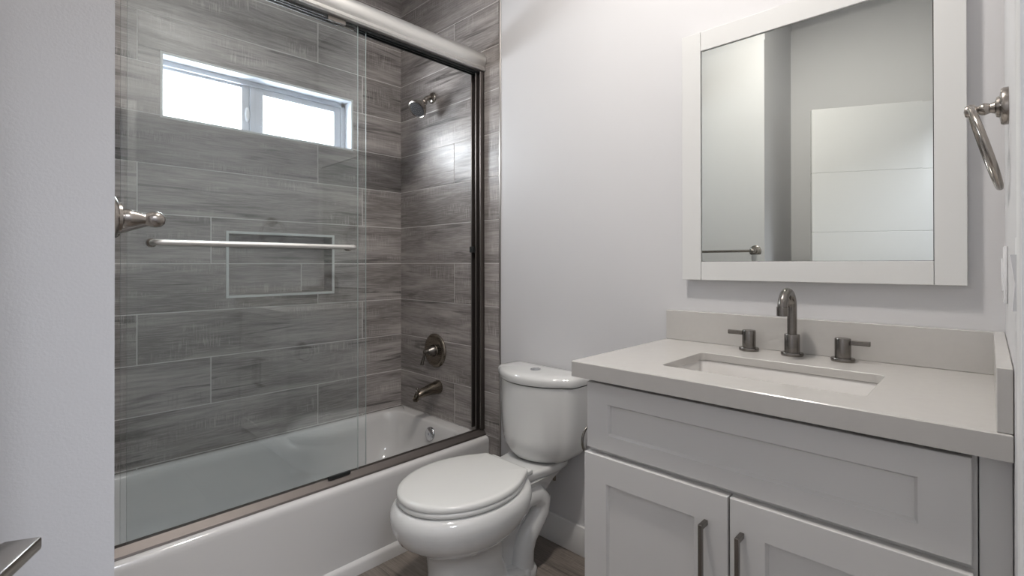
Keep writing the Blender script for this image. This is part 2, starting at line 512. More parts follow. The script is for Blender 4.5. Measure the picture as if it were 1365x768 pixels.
# ---------------------------------------------------------------- window
wx = -0.072
win = bpy.data.objects.new('window_1', None); COL.objects.link(win); win.location = (wx, (WIN[0] + WIN[1]) / 2, WIN[2]); struct(win)
y0, y1, z0, z1 = WIN
bm = bmesh.new()
fw = 0.022
for r_ in ((y0, y1, z0, z0 + 0.012), (y0, y1, z1 - fw, z1), (y0, y0 + 0.008, z0, z1), (y1 - fw, y1, z0, z1)):
    box(bm, wx - 0.045, wx, r_[0], r_[1], r_[2], r_[3], 0.0015, 1)
box(bm, wx - 0.045, wx - 0.002, -0.795, -0.772, z0, z1, 0.0015, 1)
part('window_frame', bm, M['winframe'], win, 30)
bm = bmesh.new()   # right-hand fixed sash
sx0, sx1 = wx - 0.036, wx - 0.008
for r_ in ((-0.772, -0.735, z0, z1 - fw), (-0.372, y1 - fw, z0, z1 - fw), (-0.735, -0.372, z1 - fw - 0.030, z1 - fw), (-0.735, -0.372, z0, z0 + 0.022)):
    box(bm, sx0, sx1, *r_, 0.002, 1)
sash = part('window_sash', bm, M['winframe'], win, 30)
bm = bmesh.new(); box(bm, wx - 0.024, wx - 0.020, -0.74, -0.367, z0 + 0.02, z1 - fw - 0.025); part('window_pane', bm, M['pane'], win)
bm = bmesh.new(); box(bm, wx - 0.040, wx - 0.036, y0 + 0.005, -0.80, z0 + 0.008, z1 - fw + 0.002); part('window_pane', bm, M['pane'], win)
bm = bmesh.new()   # slider's meeting stile and rails
box(bm, wx - 0.040, wx - 0.012, -0.830, -0.796, z0 + 0.01, z1 - fw, 0.002, 1)
box(bm, wx - 0.040, wx - 0.018, y0 + 0.008, -0.830, z1 - fw - 0.012, z1 - fw, 0.0015, 1)
part('window_sash', bm, M['winframe'], win, 30)
bm = bmesh.new()   # latch
lathe(bm, (wx - 0.012, -0.806, 1.885), (1, 0, 0), [(0.024, 0), (0.024, 0.004), (0.018, 0.010), (0.001, 0.011)], 24, 0.42, 1.5)
part('window_latch', bm, M['plastic'], win, 40)
# window edge trim on the tile
bm = bmesh.new()
e = 0.010
for r_ in ((y0 - e, y0, z0 - e, z1 + e), (y1, y1 + e, z0 - e, z1 + e), (y0, y1, z0 - e, z0), (y0, y1, z1, z1 + e)):
    box(bm, -0.004, 0.0032, *r_, 0.0008, 1)
struct(obj('trim_3', bm, M['niche'], smooth=30))
bm = bmesh.new()
y0, y1, z0, z1 = NIC; e = 0.0115
for r_ in ((y0 - e, y0, z0 - e, z1 + e), (y1, y1 + e, z0 - e, z1 + e), (y0, y1, z0 - e, z0), (y0, y1, z1, z1 + e)):
    box(bm, -0.006, 0.0035, *r_, 0.001, 1)
struct(obj('trim_4', bm, M['niche'], smooth=30))

# ---------------------------------------------------------------- bathtub
TX = 0.755; TY0, TY1 = YF + 0.003, -0.003; TZ = 0.345
tub = thing('bathtub', (0.38, -0.75, 0), 'white alcove bathtub with a plain apron below the glass shower doors', 'bathtub')
bm = bmesh.new()
cx, cy = TX / 2 + 0.001, (TY0 + TY1) / 2
hx, hy = TX / 2 - 0.001, (TY1 - TY0) / 2
icx, icy = 0.353, cy - 0.005
rings = [rr(cx, cy, hx - 0.004, hy, 0.003, 0.0), rr(cx, cy, hx - 0.004, hy, 0.003, 0.05), rr(cx, cy, hx - 0.002, hy, 0.003, 0.20), rr(cx, cy, hx, hy, 0.003, TZ - 0.030),
         rr(cx, cy, hx, hy, 0.003, TZ - 0.018), rr(cx, cy, hx - 0.003, hy, 0.004, TZ - 0.008), rr(cx, cy, hx - 0.009, hy, 0.006, TZ - 0.002), rr(cx, cy, hx - 0.018, hy, 0.01, TZ)]
ih = 0.300; iv = hy - 0.062
rings += [rr(icx, icy, ih + 0.014, iv + 0.014, 0.115, TZ), rr(icx, icy, ih + 0.006, iv + 0.006, 0.11, TZ - 0.003), rr(icx, icy, ih, iv, 0.105, TZ - 0.010),
          rr(icx, icy, ih - 0.006, iv - 0.008, 0.10, TZ - 0.05), rr(icx, icy - 0.0, ih - 0.018, iv - 0.024, 0.10, TZ - 0.15),
          rr(icx, icy, ih - 0.032, iv - 0.050, 0.10, TZ - 0.23), rr(icx, icy, ih - 0.07, iv - 0.13, 0.10, TZ - 0.268), rr(icx, icy, ih - 0.13, iv - 0.20, 0.08, TZ - 0.278)]
loft(bm, rings, cap0=False, cap1=True)
part('tub_body', bm, M['tub'], tub, 50)
bm = bmesh.new()   # skirt lip at the floor
poly = [(TX - 0.006, 0, 0), (TX + 0.014, 0, 0), (TX + 0.013, 0, 0.036), (TX + 0.009, 0, 0.045), (TX - 0.006, 0, 0.050)]
extrude_poly(bm, poly, (0, TY0, 0), (0, 1, 0), TY1 - TY0)
part('apron_lip', bm, M['tub'], tub, 50)
bm = bmesh.new()
nrm = Vector((0, -0.98, 0.18)).normalized()
lathe(bm, (0.395, -0.080, 0.288), nrm, [(0.034, 0), (0.036, 0.003), (0.035, 0.008), (0.030, 0.012), (0.006, 0.013), (0.006, 0.010), (0.0, 0.010)], 36)
part('overflow_plate', bm, M['chrome'], tub, 40)
bm = bmesh.new(); lathe(bm, (0.353, -0.36, TZ - 0.280), (0, 0, 1), [(0.032, 0), (0.032, 0.003), (0.026, 0.005), (0.0, 0.004)], 28)
part('drain', bm, M['chrome'], tub, 40)

# ---------------------------------------------------------------- shower door
sd = thing('sliding_shower_door', (0.71, -0.75, 0.346), 'two clear glass sliding doors in a nickel frame standing on the bathtub rim', 'shower door')
ya_, yb_ = YF + 0.004, -0.004
bm = bmesh.new()   # header: rounded hollow rail, open underneath
poly = []
c0 = Vector((0.697, 0, 2.155))
outer = []
for i in range(19):
    a = math.radians(-72 + i * 13.0)
    outer.append(Vector((0.697 + 0.040 * math.cos(a), 0, 2.150 + 0.043 * math.sin(a))))
outer.append(Vector((0.657, 0, 2.095)))
poly = [Vector((0.7094, 0, 2.098)), Vector((0.7294, 0, 2.096)), Vector((0.735, 0, 2.102))] + outer[2:]
poly += [Vector((0.662, 0, 2.095)), Vector((0.662, 0, 2.125)), Vector((0.704, 0, 2.125)), Vector((0.704, 0, 2.098))]
extrude_poly(bm, poly, (0, ya_, 0), (0, 1, 0), yb_ - ya_)
part('header_rail', bm, M['header'], sd, 40)
bm = bmesh.new()
for x0_, x1_ in ((0.6625, 0.667), (0.683, 0.687), (0.700, 0.7035)): box(bm, x0_, x1_, ya_, yb_, 2.088, 2.124)
box(bm, 0.6625, 0.7035, ya_, yb_, 2.119, 2.1245)
part('roller_channel', bm, M['dark'], sd)
bm = bmesh.new()   # bottom track
poly = [(0.668, 0, 0.3455), (0.734, 0, 0.3455), (0.731, 0, 0.352), (0.711, 0, 0.3705), (0.700, 0, 0.3705), (0.700, 0, 0.358), (0.690, 0, 0.358), (0.690, 0, 0.366), (0.682, 0, 0.366), (0.682, 0, 0.356), (0.672, 0, 0.356)]
extrude_poly(bm, poly, (0, ya_, 0), (0, 1, 0), yb_ - ya_)
part('bottom_track', bm, M['track'], sd)
for yy, sg in ((yb_ + 0.0012, -1), (ya_ + 0.0, 1)):   # wall jambs
    bm = bmesh.new()
    a, b_ = sorted((yy, yy + sg * 0.006)); box(bm, 0.658, 0.722, a, b_, 0.372, 2.094)
    a, b_ = sorted((yy, yy + sg * 0.030)); box(bm, 0.658, 0.664, a, b_, 0.372, 2.094, 0.001, 1)
    a, b_ = sorted((yy, yy + sg * 0.030)); box(bm, 0.688, 0.696, a, b_, 0.372, 2.094, 0.001, 1)
    a, b_ = sorted((yy, yy + sg * 0.024)); box(bm, 0.714, 0.722, a, b_, 0.372, 2.094, 0.001, 1)
    j = part('jamb', bm, M['track'], sd, 30)
    if sg < 0:
        bm = bmesh.new(); box(bm, 0.6645, 0.6875, yy - 0.046, yy - 0.0065, 1.222, 1.252, 0.002, 1)
        part('bumper', bm, M['dark'], j, 30)
def glass_panel(x, a, b_):
    bm = bmesh.new(); z0_, z1_ = 0.362, 2.118; t = 0.003
    vs = [bm.verts.new((xx, yy, zz)) for xx in (x - t, x + t) for yy in (a, b_) for zz in (z0_, z1_)]
    for f, mi in (((0, 1, 3, 2), 0), ((4, 6, 7, 5), 0), ((0, 4, 5, 1), 1), ((2, 3, 7, 6), 1), ((0, 2, 6, 4), 1), ((1, 5, 7, 3), 1)):
        bm.faces.new([vs[i] for i in f]).material_index = mi
    return part('glass_panel', bm, [M['glass'], M['glass_edge']], sd)
g_in = glass_panel(0.6865, -1.384, -0.612); g_in['label'] = 'inner glass panel'
g_out = glass_panel(0.7072, -1.372, -0.658); g_out['label'] = 'outer glass panel with towel bar'
for gp, x, ys in ((g_in, 0.6865, (-1.30, -0.70)), (g_out, 0.7072, (-1.28, -0.745))):   # roller hangers at the top
    for yy in ys:
        bm = bmesh.new(); box(bm, x - 0.006, x + 0.006, yy - 0.035, yy + 0.035, 2.078, 2.095, 0.001, 1)
        part('hanger_bracket', bm, M['nickel'], gp, 30)
# towel bar on the outer panel
bm = bmesh.new()
bx, bz = 0.768, 1.2305; rb = 0.0085; ye0, ye1 = -1.315, -0.700
pts = [Vector((0.722, ye0, bz)), Vector((0.750, ye0, bz))] + arc((0.750, ye0 + 0.018, bz), 0.018, -PI / 2, 0, 8, (1, 0, 0), (0, 1, 0))[1:]
pts += arc((0.750, ye1 - 0.018, bz), 0.018, 0, PI / 2, 8, (1, 0, 0), (0, 1, 0)) + [Vector((0.722, ye1, bz))]
tube(bm, pts, rb, 18)
tb = part('door_towel_bar', bm, M['header'], g_out, 50)
for yy in (ye0, ye1):
    bm = bmesh.new(); lathe(bm, (0.7105, yy, bz), (1, 0, 0), [(0.013, 0), (0.013, 0.006), (0.010, 0.009), (0.010, 0.014)], 24)
    part('standoff', bm, M['nickel'], g_out, 40)
    bm = bmesh.new(); lathe(bm, (0.7030, yy, bz), (-1, 0, 0), [(0.012, 0), (0.012, 0.005), (0.004, 0.008)], 24)
    part('bolt_cap', bm, M['nickel'], g_out, 40)
bm = bmesh.new(); box(bm, 0.7115, 0.7215, -0.782, -0.695, 0.3685, 0.380, 0.001, 1)
part('door_guide', bm, M['dark'], sd, 30)

# ---------------------------------------------------------------- shower head, valve, spout
hd = thing('overhead_shower', (0.309, 0, 2.066), 'round nickel shower head on a short curved arm high on the tiled wall', 'shower head')
bm = bmesh.new(); lathe(bm, (0.309, -0.0015, 2.066), (0, -1, 0), [(0.031, 0), (0.031, 0.004), (0.027, 0.010), (0.014, 0.014)], 32)
part('wall_flange', bm, M['nickel'], hd, 40)
ctr = Vector((0.309, -0.104, 2.036))
bm = bmesh.new()
pts = [Vector((0.309, -0.006, 2.066)), Vector((0.309, -0.014, 2.066))] + arc((0.309, -0.014, 2.026), 0.040, PI / 2, PI / 2 - 1.0, 8, (0, -1, 0), (0, 0, 1))[1:]
last = pts[-1]; dirn = Vector((0, -math.cos(1.0), -math.sin(1.0)))
pts.append(last + dirn * 0.016)
tube(bm, pts, 0.0120, 16)
part('shower_arm', bm, M['nickel'], hd, 50)
p = pts[-1]
ax = Vector((0.10, -0.66, -0.70)).normalized()
bm = bmesh.new()
lathe(bm, p, ax, [(0.014, -0.006), (0.018, 0.0), (0.019, 0.010), (0.017, 0.014), (0.023, 0.022), (0.034, 0.038), (0.046, 0.060), (0.050, 0.070), (0.050, 0.078), (0.046, 0.080), (0.041, 0.077)], 40)
part('head_bell', bm, M['nickel'], hd, 40)
bm = bmesh.new(); lathe(bm, p, ax, [(0.042, 0.0765), (0.040, 0.079), (0.0, 0.080)], 40)
fc = part('spray_face', bm, M['sprayface'], hd, 40)
bm = bmesh.new(); u_, v_ = frame_of(ax)
for rr_, nn in ((0.032, 18), (0.022, 12), (0.011, 6)):
    for i in range(nn):
        a = 2 * PI * i / nn
        lathe(bm, p + ax * 0.0785 + (u_ * math.cos(a) + v_ * math.sin(a)) * rr_, ax, [(0.0025, 0), (0.002, 0.003), (0.0, 0.0032)], 8)
part('nozzles', bm, M['chrome'], fc, 40)

vl = thing('shower_valve', (0.334, 0, 0.703), 'round nickel shower valve plate with a small lever on the tiled wall', 'shower valve')
bm = bmesh.new(); lathe(bm, (0.334, -0.0015, 0.703), (0, -1, 0), [(0.090, 0), (0.091, 0.004), (0.086, 0.011), (0.074, 0.016), (0.064, 0.015), (0.052, 0.0125), (0.034, 0.013), (0.030, 0.018)], 56)
part('escutcheon', bm, M['bronze'], vl, 35)
bm = bmesh.new(); lathe(bm, (0.334, -0.017, 0.703), (0, -1, 0), [(0.032, 0), (0.031, 0.006), (0.026, 0.018), (0.016, 0.034), (0.0115, 0.046), (0.0125, 0.054), (0.010, 0.061), (0.0, 0.064)], 36)
hb = part('handle_hub', bm, M['nickel_dark'], vl, 40)
bm = bmesh.new(); tube(bm, [(0.334, -0.066, 0.706), (0.329, -0.072, 0.685), (0.322, -0.077, 0.655), (0.318, -0.080, 0.634)], [0.0075, 0.0065, 0.0075, 0.0095], 16)
part('lever', bm, M['nickel_dark'], hb, 50)

sp = thing('tub_spout', (0.36, 0, 0.511), 'nickel tub spout with a diverter knob low on the tiled wall', 'tub spout')
bm = bmesh.new()
rings = []
for (y, zc, rx, rz) in ((-0.0015, 0.511, 0.031, 0.031), (-0.006, 0.511, 0.032, 0.032), (-0.02, 0.510, 0.030, 0.030), (-0.06, 0.507, 0.026, 0.025), (-0.10, 0.501, 0.022, 0.020), (-0.125, 0.496, 0.021, 0.019)):
    rx *= 1.12; rz *= 1.15
    rings.append([Vector((0.36 + rx * math.cos(2 * PI * k / 28), y, zc + rz * math.sin(2 * PI * k / 28))) for k in range(28)])
rings.append([Vector((0.36 + 0.020 * math.cos(2 * PI * k / 28), -0.142 + 0.006 * math.sin(2 * PI * k / 28), 0.490 + 0.019 * math.sin(2 * PI * k / 28))) for k in range(28)])
rings.append([Vector((0.36 + 0.018 * math.cos(2 * PI * k / 28), -0.150 + 0.012 * math.sin(2 * PI * k / 28), 0.478 + 0.010 * math.sin(2 * PI * k / 28))) for k in range(28)])
rings.append([Vector((0.36 + 0.017 * math.cos(2 * PI * k / 28), -0.146 + 0.015 * math.sin(2 * PI * k / 28), 0.464)) for k in range(28)])
loft(bm, rings)
part('spout_body', bm, M['bronze'], sp, 50)
bm = bmesh.new(); lathe(bm, (0.36, -0.138, 0.502), (0, 0, 1), [(0.004, 0), (0.004, 0.014), (0.008, 0.018), (0.009, 0.023), (0.006, 0.029), (0.0, 0.030)], 20)
part('diverter_knob', bm, M['nickel'], sp, 50)

# ---------------------------------------------------------------- toilet
TC = 1.149
to = thing('toilet', (TC, -0.40, 0), 'white two-piece toilet with closed lid between the bathtub and the vanity', 'toilet')
def resample(fn, zs): return [fn(z) for z in zs]
bm = bmesh.new()
#        z      hw     front   back   nf  nb
sec = [(0.000, 0.112, -0.640, -0.190, 2.4, 5.0),
       (0.018, 0.112, -0.640, -0.190, 2.4, 5.0),
       (0.030, 0.106, -0.634, -0.197, 2.4, 5.0),
       (0.060, 0.100, -0.630, -0.34, 2.4, 3.5),
       (0.130, 0.098, -0.630, -0.36, 2.3, 3.0),
       (0.190, 0.102, -0.638, -0.36, 2.2, 2.6),
       (0.212, 0.110, -0.645, -0.34, 2.1, 2.4),
       (0.224, 0.130, -0.668, -0.32, 2.05, 2.3),
       (0.245, 0.156, -0.700, -0.29, 2.0, 2.3),
       (0.275, 0.184, -0.740, -0.27, 2.0, 2.3),
       (0.310, 0.199, -0.758, -0.26, 2.0, 2.4),
       (0.340, 0.203, -0.763, -0.25, 2.0, 2.5),
       (0.362, 0.200, -0.759, -0.25, 2.0, 2.6),
       (0.376, 0.190, -0.746, -0.25, 2.0, 2.6),
       (0.381, 0.178, -0.730, -0.255, 2.0, 2.6),
       (0.382, 0.150, -0.700, -0.27, 2.0, 2.6)]
rings = []
for z, hw, fr, bk, nf, nb in sec:
    yc = -0.50 if z > 0.2 else -0.46
    rings.append(egg(TC, yc, hw, yc - fr, bk - yc, z, nf, nb, 72))
loft(bm, rings)
bowl = part('bowl', bm, M['porcelain'], to, 60)
# deck the tank stands on
bm = bmesh.new()
rings = []
for z, d in ((0.340, 0.030), (0.352, 0.012), (0.366, 0.003), (0.380, 0.0), (0.387, 0.004), (0.389, 0.010)):
    half = [(-0.36, 0.130), (-0.30, 0.110), (-0.26, 0.103), (-0.22, 0.104), (-0.18, 0.110), (-0.14, 0.116), (-0.10, 0.118), (-0.05, 0.114), (-0.035, 0.102)]
    r_ = [Vector((TC + w - d, y, z)) for y, w in half] + [Vector((TC - w + d, y, z)) for y, w in half[::-1]]
    rings.append(r_)
loft(bm, rings)
part('deck', bm, M['porcelain'], to, 60)
# rear web and the S-shaped trapway bulging on both sides
bm = bmesh.new()
rings = []
for z, hw, y0_, y1_ in ((0.0, 0.055, -0.42, -0.19), (0.06, 0.045, -0.42, -0.19), (0.15, 0.045, -0.42, -0.16), (0.25, 0.060, -0.42, -0.13), (0.32, 0.085, -0.42, -0.085), (0.352, 0.105, -0.42, -0.06)):
    rings.append(rr(TC, (y0_ + y1_) / 2, hw, (y1_ - y0_) / 2, 0.03, z))
loft(bm, rings)
for sg in (-1, 1):
    x = TC + sg * 0.052
    P = [(x - sg * .03, -0.42, 0.22), (x - sg * .005, -0.36, 0.245), (x + sg * .008, -0.30, 0.272), (x + sg * .010, -0.245, 0.290), (x + sg * .010, -0.195, 0.286), (x + sg * .010, -0.163, 0.255),
         (x + sg * .010, -0.168, 0.215), (x + sg * .008, -0.200, 0.175), (x + sg * .007, -0.235, 0.140), (x + sg * .006, -0.252, 0.100), (x + sg * .004, -0.256, 0.05), (x, -0.256, 0.005)]
    tube(bm, P, [0.040, 0.042, 0.043, 0.044, 0.044, 0.044, 0.043, 0.042, 0.042, 0.042, 0.044, 0.048], 24)
part('trapway', bm, M['porcelain'], to, 60)
for sg in (-1, 1):
    bm = bmesh.new(); lathe(bm, (TC + sg * 0.092, -0.27, 0.018), (0, 0, 1), [(0.016, 0), (0.016, 0.010), (0.012, 0.020), (0.0, 0.024)], 20)
    part('bolt_cap', bm, M['porcelain'], to, 50)
# tank
def tank_ring(hw, yf, yb, z, rc=0.050):
    ys = yf + 0.052                                   # where the bowed front meets the corner
    rc = min(rc, hw * 0.3)
    bow = 0.27 * hw
    Rb = ((hw - rc) ** 2 + bow ** 2) / (2 * bow)  # radius of the bowed front
    half = []
    for i in range(17):
        w = (hw - rc * 0.6) * i / 16
        half.append((w, yf + Rb - math.sqrt(Rb * Rb - w * w)))
    w1, y1 = half[-1]
    P0, P1, P2 = Vector((w1, y1)), Vector((hw, y1 + 0.012)), Vector((hw, y1 + rc))
    for i in range(1, 8):
        t = i / 7; q = P0 * (1 - t) ** 2 + P1 * 2 * t * (1 - t) + P2 * t * t; half.append((q.x, q.y))
    for i in range(1, 8): half.append((hw, (y1 + rc) + (yb - 0.012 - y1 - rc) * i / 7))
    for i in range(1, 6):
        a = PI / 2 * i / 5; half.append((hw - 0.012 + 0.012 * math.cos(a), yb - 0.012 + 0.012 * math.sin(a)))
    half += [(hw * 0.5, yb), (0.0, yb)]
    full = half + [(-w, y) for w, y in half[::-1][1:-1]]
    return [Vector((TC + w, y, z)) for w, y in full]
bm = bmesh.new()
rings = [tank_ring(0.105, -0.150, -0.03, 0.3895), tank_ring(0.124, -0.175, -0.03, 0.392), tank_ring(0.142, -0.192, -0.025, 0.400), tank_ring(0.163, -0.204, -0.02, 0.418), tank_ring(0.184, -0.212, -0.016, 0.445),
         tank_ring(0.191, -0.215, -0.014, 0.49), tank_ring(0.196, -0.217, -0.014, 0.56), tank_ring(0.199, -0.218, -0.014, 0.63), tank_ring(0.200, -0.218, -0.014, 0.694)]
loft(bm, rings)
part('tank', bm, M['porcelain'], to, 60)
bm = bmesh.new(); loft(bm, [tank_ring(0.194, -0.212, -0.016, 0.694), tank_ring(0.194, -0.212, -0.016, 0.699)]); part('tank_gasket', bm, M['dark'], to, 60)
bm = bmesh.new()
rings = [tank_ring(0.196, -0.214, -0.012, 0.6985), tank_ring(0.204, -0.222, -0.009, 0.6995), tank_ring(0.206, -0.225, -0.008, 0.707), tank_ring(0.206, -0.225, -0.008, 0.722), tank_ring(0.203, -0.222, -0.010, 0.730),
         tank_ring(0.195, -0.213, -0.016, 0.735), tank_ring(0.16, -0.182, -0.035, 0.7375), tank_ring(0.10, -0.155, -0.055, 0.739)]
loft(bm, rings)
lid = part('tank_lid', bm, M['porcelain'], to, 60)
bm = bmesh.new(); lathe(bm, (TC, -0.115, 0.7375), (0, 0, 1), [(0.022, 0), (0.022, 0.0035), (0.019, 0.0055), (0.0, 0.0055)], 32)
box(bm, TC - 0.0007, TC + 0.0007, -0.134, -0.096, 0.7375, 0.7434)
part('flush_button', bm, M['chrome'], lid, 40)
# seat and lid
def seat_ring(d, z):
    half = []
    for i in range(25):                       # front half ellipse, tip to widest point
        t = PI / 2 * i / 24
        half.append((0.188 * math.sin(t), -0.50 - 0.238 * math.cos(t)))
    P0, P1, P2, P3 = Vector((0.188, -0.50)), Vector((0.188, -0.40)), Vector((0.148, -0.345)), Vector((0.118, -0.296))
    for i in range(1, 15):
        t = i / 14
        q = P0 * (1 - t) ** 3 + P1 * 3 * t * (1 - t) ** 2 + P2 * 3 * t * t * (1 - t) + P3 * t ** 3
        half.append((q.x, q.y))
    for i in range(1, 7):
        a = PI / 2 * i / 6
        half.append((0.118 - 0.016 + 0.016 * math.cos(a) - 0.002 * math.sin(a), -0.296 + 0.016 * math.sin(a)))
    half += [(0.07, -0.2795), (0.03, -0.279)]
    full = half + [(-w, y) for w, y in half[::-1][:-1]]
    n = len(full); out = []
    k = 1 - d / 0.19
    for i, (w, y) in enumerate(full):
        a_, c_ = full[i - 1], full[(i + 1) % n]
        tx, ty = c_[0] - a_[0], c_[1] - a_[1]
        l = math.hypot(tx, ty) or 1
        if d <= 0.025: out.append(Vector((TC + w - ty / l * d, y + tx / l * d, z)))
        else: out.append(Vector((TC + w * k, -0.48 + (y + 0.48) * k, z)))
    return out
bm = bmesh.new(); loft(bm, [seat_ring(0.012, 0.3835), seat_ring(0.003, 0.3845), seat_ring(0.001, 0.389), seat_ring(0.001, 0.397), seat_ring(0.006, 0.402)]); part('seat', bm, M['seat'], to, 60)
bm = bmesh.new(); loft(bm, [seat_ring(0.008, 0.4025), seat_ring(0.001, 0.4035), seat_ring(0.0, 0.408), seat_ring(0.001, 0.416), seat_ring(0.006, 0.4205), seat_ring(0.018, 0.4225), seat_ring(0.08, 0.4245), seat_ring(0.15, 0.4255)]); part('seat_lid', bm, M['seat'], to, 60)
for sg in (-1, 1):
    bm = bmesh.new(); box(bm, TC + sg * 0.085 - 0.022, TC + sg * 0.085 + 0.022, -0.292, -0.250, 0.3885, 0.406, 0.004, 3); part('hinge', bm, M['seat'], to, 40)
for sg in (-1, 1):
    bm = bmesh.new(); lathe(bm, (TC + sg * 0.085, -0.10, 0.341), (0, 0, 1), [(0.006, -0.03), (0.006, 0.0), (0.012, 0.0), (0.012, 0.006)], 12)
    part('tank_bolt', bm, M['bronze'], to, 40)

# ---------------------------------------------------------------- vanity
VX0, VX1 = 1.700, 2.456; VF = -0.515; CB, CT = 0.868, 0.909
van = thing('vanity_cabinet', ((VX0 + VX1) / 2, -0.26, 0), 'light grey shaker vanity cabinet with two doors under the countertop', 'cabinet')
bm = bmesh.new()
box(bm, VX0, VX0 + 0.018, VF, -0.003, 0.0, CB - 0.001, 0.001, 1)
box(bm, VX1 - 0.018, VX1, VF, -0.003, 0.0, CB - 0.001, 0.001, 1)
box(bm, VX0 + 0.018, VX1 - 0.018, VF, -0.003, 0.10, 0.118)
box(bm, VX0 + 0.018, VX1 - 0.018, -0.45, -0.435, 0.0, 0.10)
box(bm, VX0 + 0.018, VX1 - 0.018, -0.012, -0.003, 0.118, 0.70)
box(bm, VX0 + 0.018, VX0 + 0.04, VF, VF + 0.018, 0.118, CB - 0.001); box(bm, VX1 - 0.04, VX1 - 0.018, VF, VF + 0.018, 0.118, CB - 0.001)
box(bm, VX0 + 0.04, VX1 - 0.04, VF, VF + 0.018, 0.655, 0.70)
part('carcass', bm, M['cabinet'], van, 30)
bm = bmesh.new(); box(bm, VX0 + 0.02, VX1 - 0.02, VF - 0.002, VF + 0.001, 0.845, CB - 0.001); part('gap_shade', bm, M['gap'], van)  # dark strip, paints the shade in the gap below the countertop
def shaker(bm, x0, x1, z0, z1, px0, px1, pz0, pz1, yb, yf, rec=0.009, bv=0.005):
    """slab with a recessed panel: frame face at yf, panel at yf+rec"""
    def loop(a, b_, c, d, y): return [bm.verts.new((x, y, z)) for x, z in ((a, c), (b_, c), (b_, d), (a, d))]
    e = 0.0012
    L0 = loop(x0, x1, z0, z1, yb); L1 = loop(x0, x1, z0, z1, yf + e); L2 = loop(x0 + e, x1 - e, z0 + e, z1 - e, yf)
    L3 = loop(px0, px1, pz0, pz1, yf); L4 = loop(px0 + bv, px1 - bv, pz0 + bv, pz1 - bv, yf + rec)
    ring_faces(bm, [L0, L1, L2, L3, L4]); cap(bm, L4); cap(bm, L0, True)
bm = bmesh.new(); shaker(bm, VX0, VX1 - 0.0065, 0.682, 0.855, 1.764, 2.382, 0.7245, 0.8045, VF, VF - 0.018)
part('false_drawer_front', bm, M['cabinet'], van)
def pull(x, ztop, parent):
    bm = bmesh.new()
    yf = VF - 0.026
    box(bm, x - 0.0045, x + 0.0045, yf - 0.033, yf - 0.024, ztop - 0.165, ztop, 0.0008, 1)
    box(bm, x - 0.0045, x + 0.0045, yf - 0.026, yf, ztop - 0.011, ztop, 0.0008, 1)
    box(bm, x - 0.0045, x + 0.0045, yf - 0.026, yf, ztop - 0.165, ztop - 0.154, 0.0008, 1)
    part('pull_handle', bm, M['nickel_dark'], parent, 30)
for (a, b_, pa, pb, px) in ((VX0 - 0.003, 2.0690, 1.764, 1.996, 2.0225), (2.0735, VX1 - 0.0055, 2.1425, 2.388, 2.0985)):
    bm = bmesh.new(); shaker(bm, a, b_, 0.112, 0.670, pa, pb, 0.175, 0.602, VF, VF - 0.026)
    d = part('door', bm, M['cabinet'], van)
    pull(px, 0.606, d)
bm = bmesh.new(); box(bm, VX1 + 0.0015, XR - 0.001, VF - 0.002, -0.45, 0.0, CB - 0.001, 0.001, 1)
part('filler_panel', bm, M['cabinet'], van, 30)

# countertop with the sink cut-out
CX0, CX1, CY0, CY1 = 1.6685, XR - 0.001, -0.560, -0.002
SX0, SX1, SY0, SY1 = 1.867, 2.297, -0.447, -0.195
ct = thing('countertop', ((CX0 + CX1) / 2, (CY0 + CY1) / 2, CB), 'pale quartz countertop with a rectangular sink cut-out on the vanity', 'countertop')
bm = bmesh.new()
ocx, ocy, ohx, ohy = (CX0 + CX1) / 2, (CY0 + CY1) / 2, (CX1 - CX0) / 2, (CY1 - CY0) / 2
scx, scy, shx, shy = (SX0 + SX1) / 2, (SY0 + SY1) / 2, (SX1 - SX0) / 2, (SY1 - SY0) / 2
CH = CT - 0.021
R_ = [rr(scx, scy, shx + 0.045, shy + 0.045, 0.04, CB), rr(ocx, ocy, ohx, ohy, 0.002, CB), rr(ocx, ocy, ohx, ohy, 0.002, CT - 0.002), rr(ocx, ocy, ohx - 0.002, ohy - 0.002, 0.002, CT),
      rr(scx, scy, shx + 0.0015, shy + 0.0015, 0.0195, CT), rr(scx, scy, shx, shy, 0.018, CT - 0.0015), rr(scx, scy, shx, shy, 0.018, CH), rr(scx, scy, shx + 0.045, shy + 0.045, 0.04, CH)]
rv = [[bm.verts.new(p) for p in r] for r in R_]; rv.append(rv[0]); ring_faces(bm, rv)
part('counter_slab', bm, M['quartz'], ct, 30)
bm = bmesh.new(); box(bm, CX0 + 0.0, XR - 0.001, -0.021, -0.001, CT + 0.0003, 1.0085, 0.0012, 1)
tag(obj('backsplash', bm, M['quartz'], smooth=30), 'long low quartz backsplash standing on the countertop against the wall under the mirror', 'backsplash')
bm = bmesh.new(); box(bm, 2.4775, XR - 0.001, -0.556, -0.0215, CT + 0.0003, 1.0085, 0.0012, 1)
tag(obj('side_splash', bm, M['quartz'], smooth=30), 'short quartz side splash at the right end of the countertop', 'side splash')

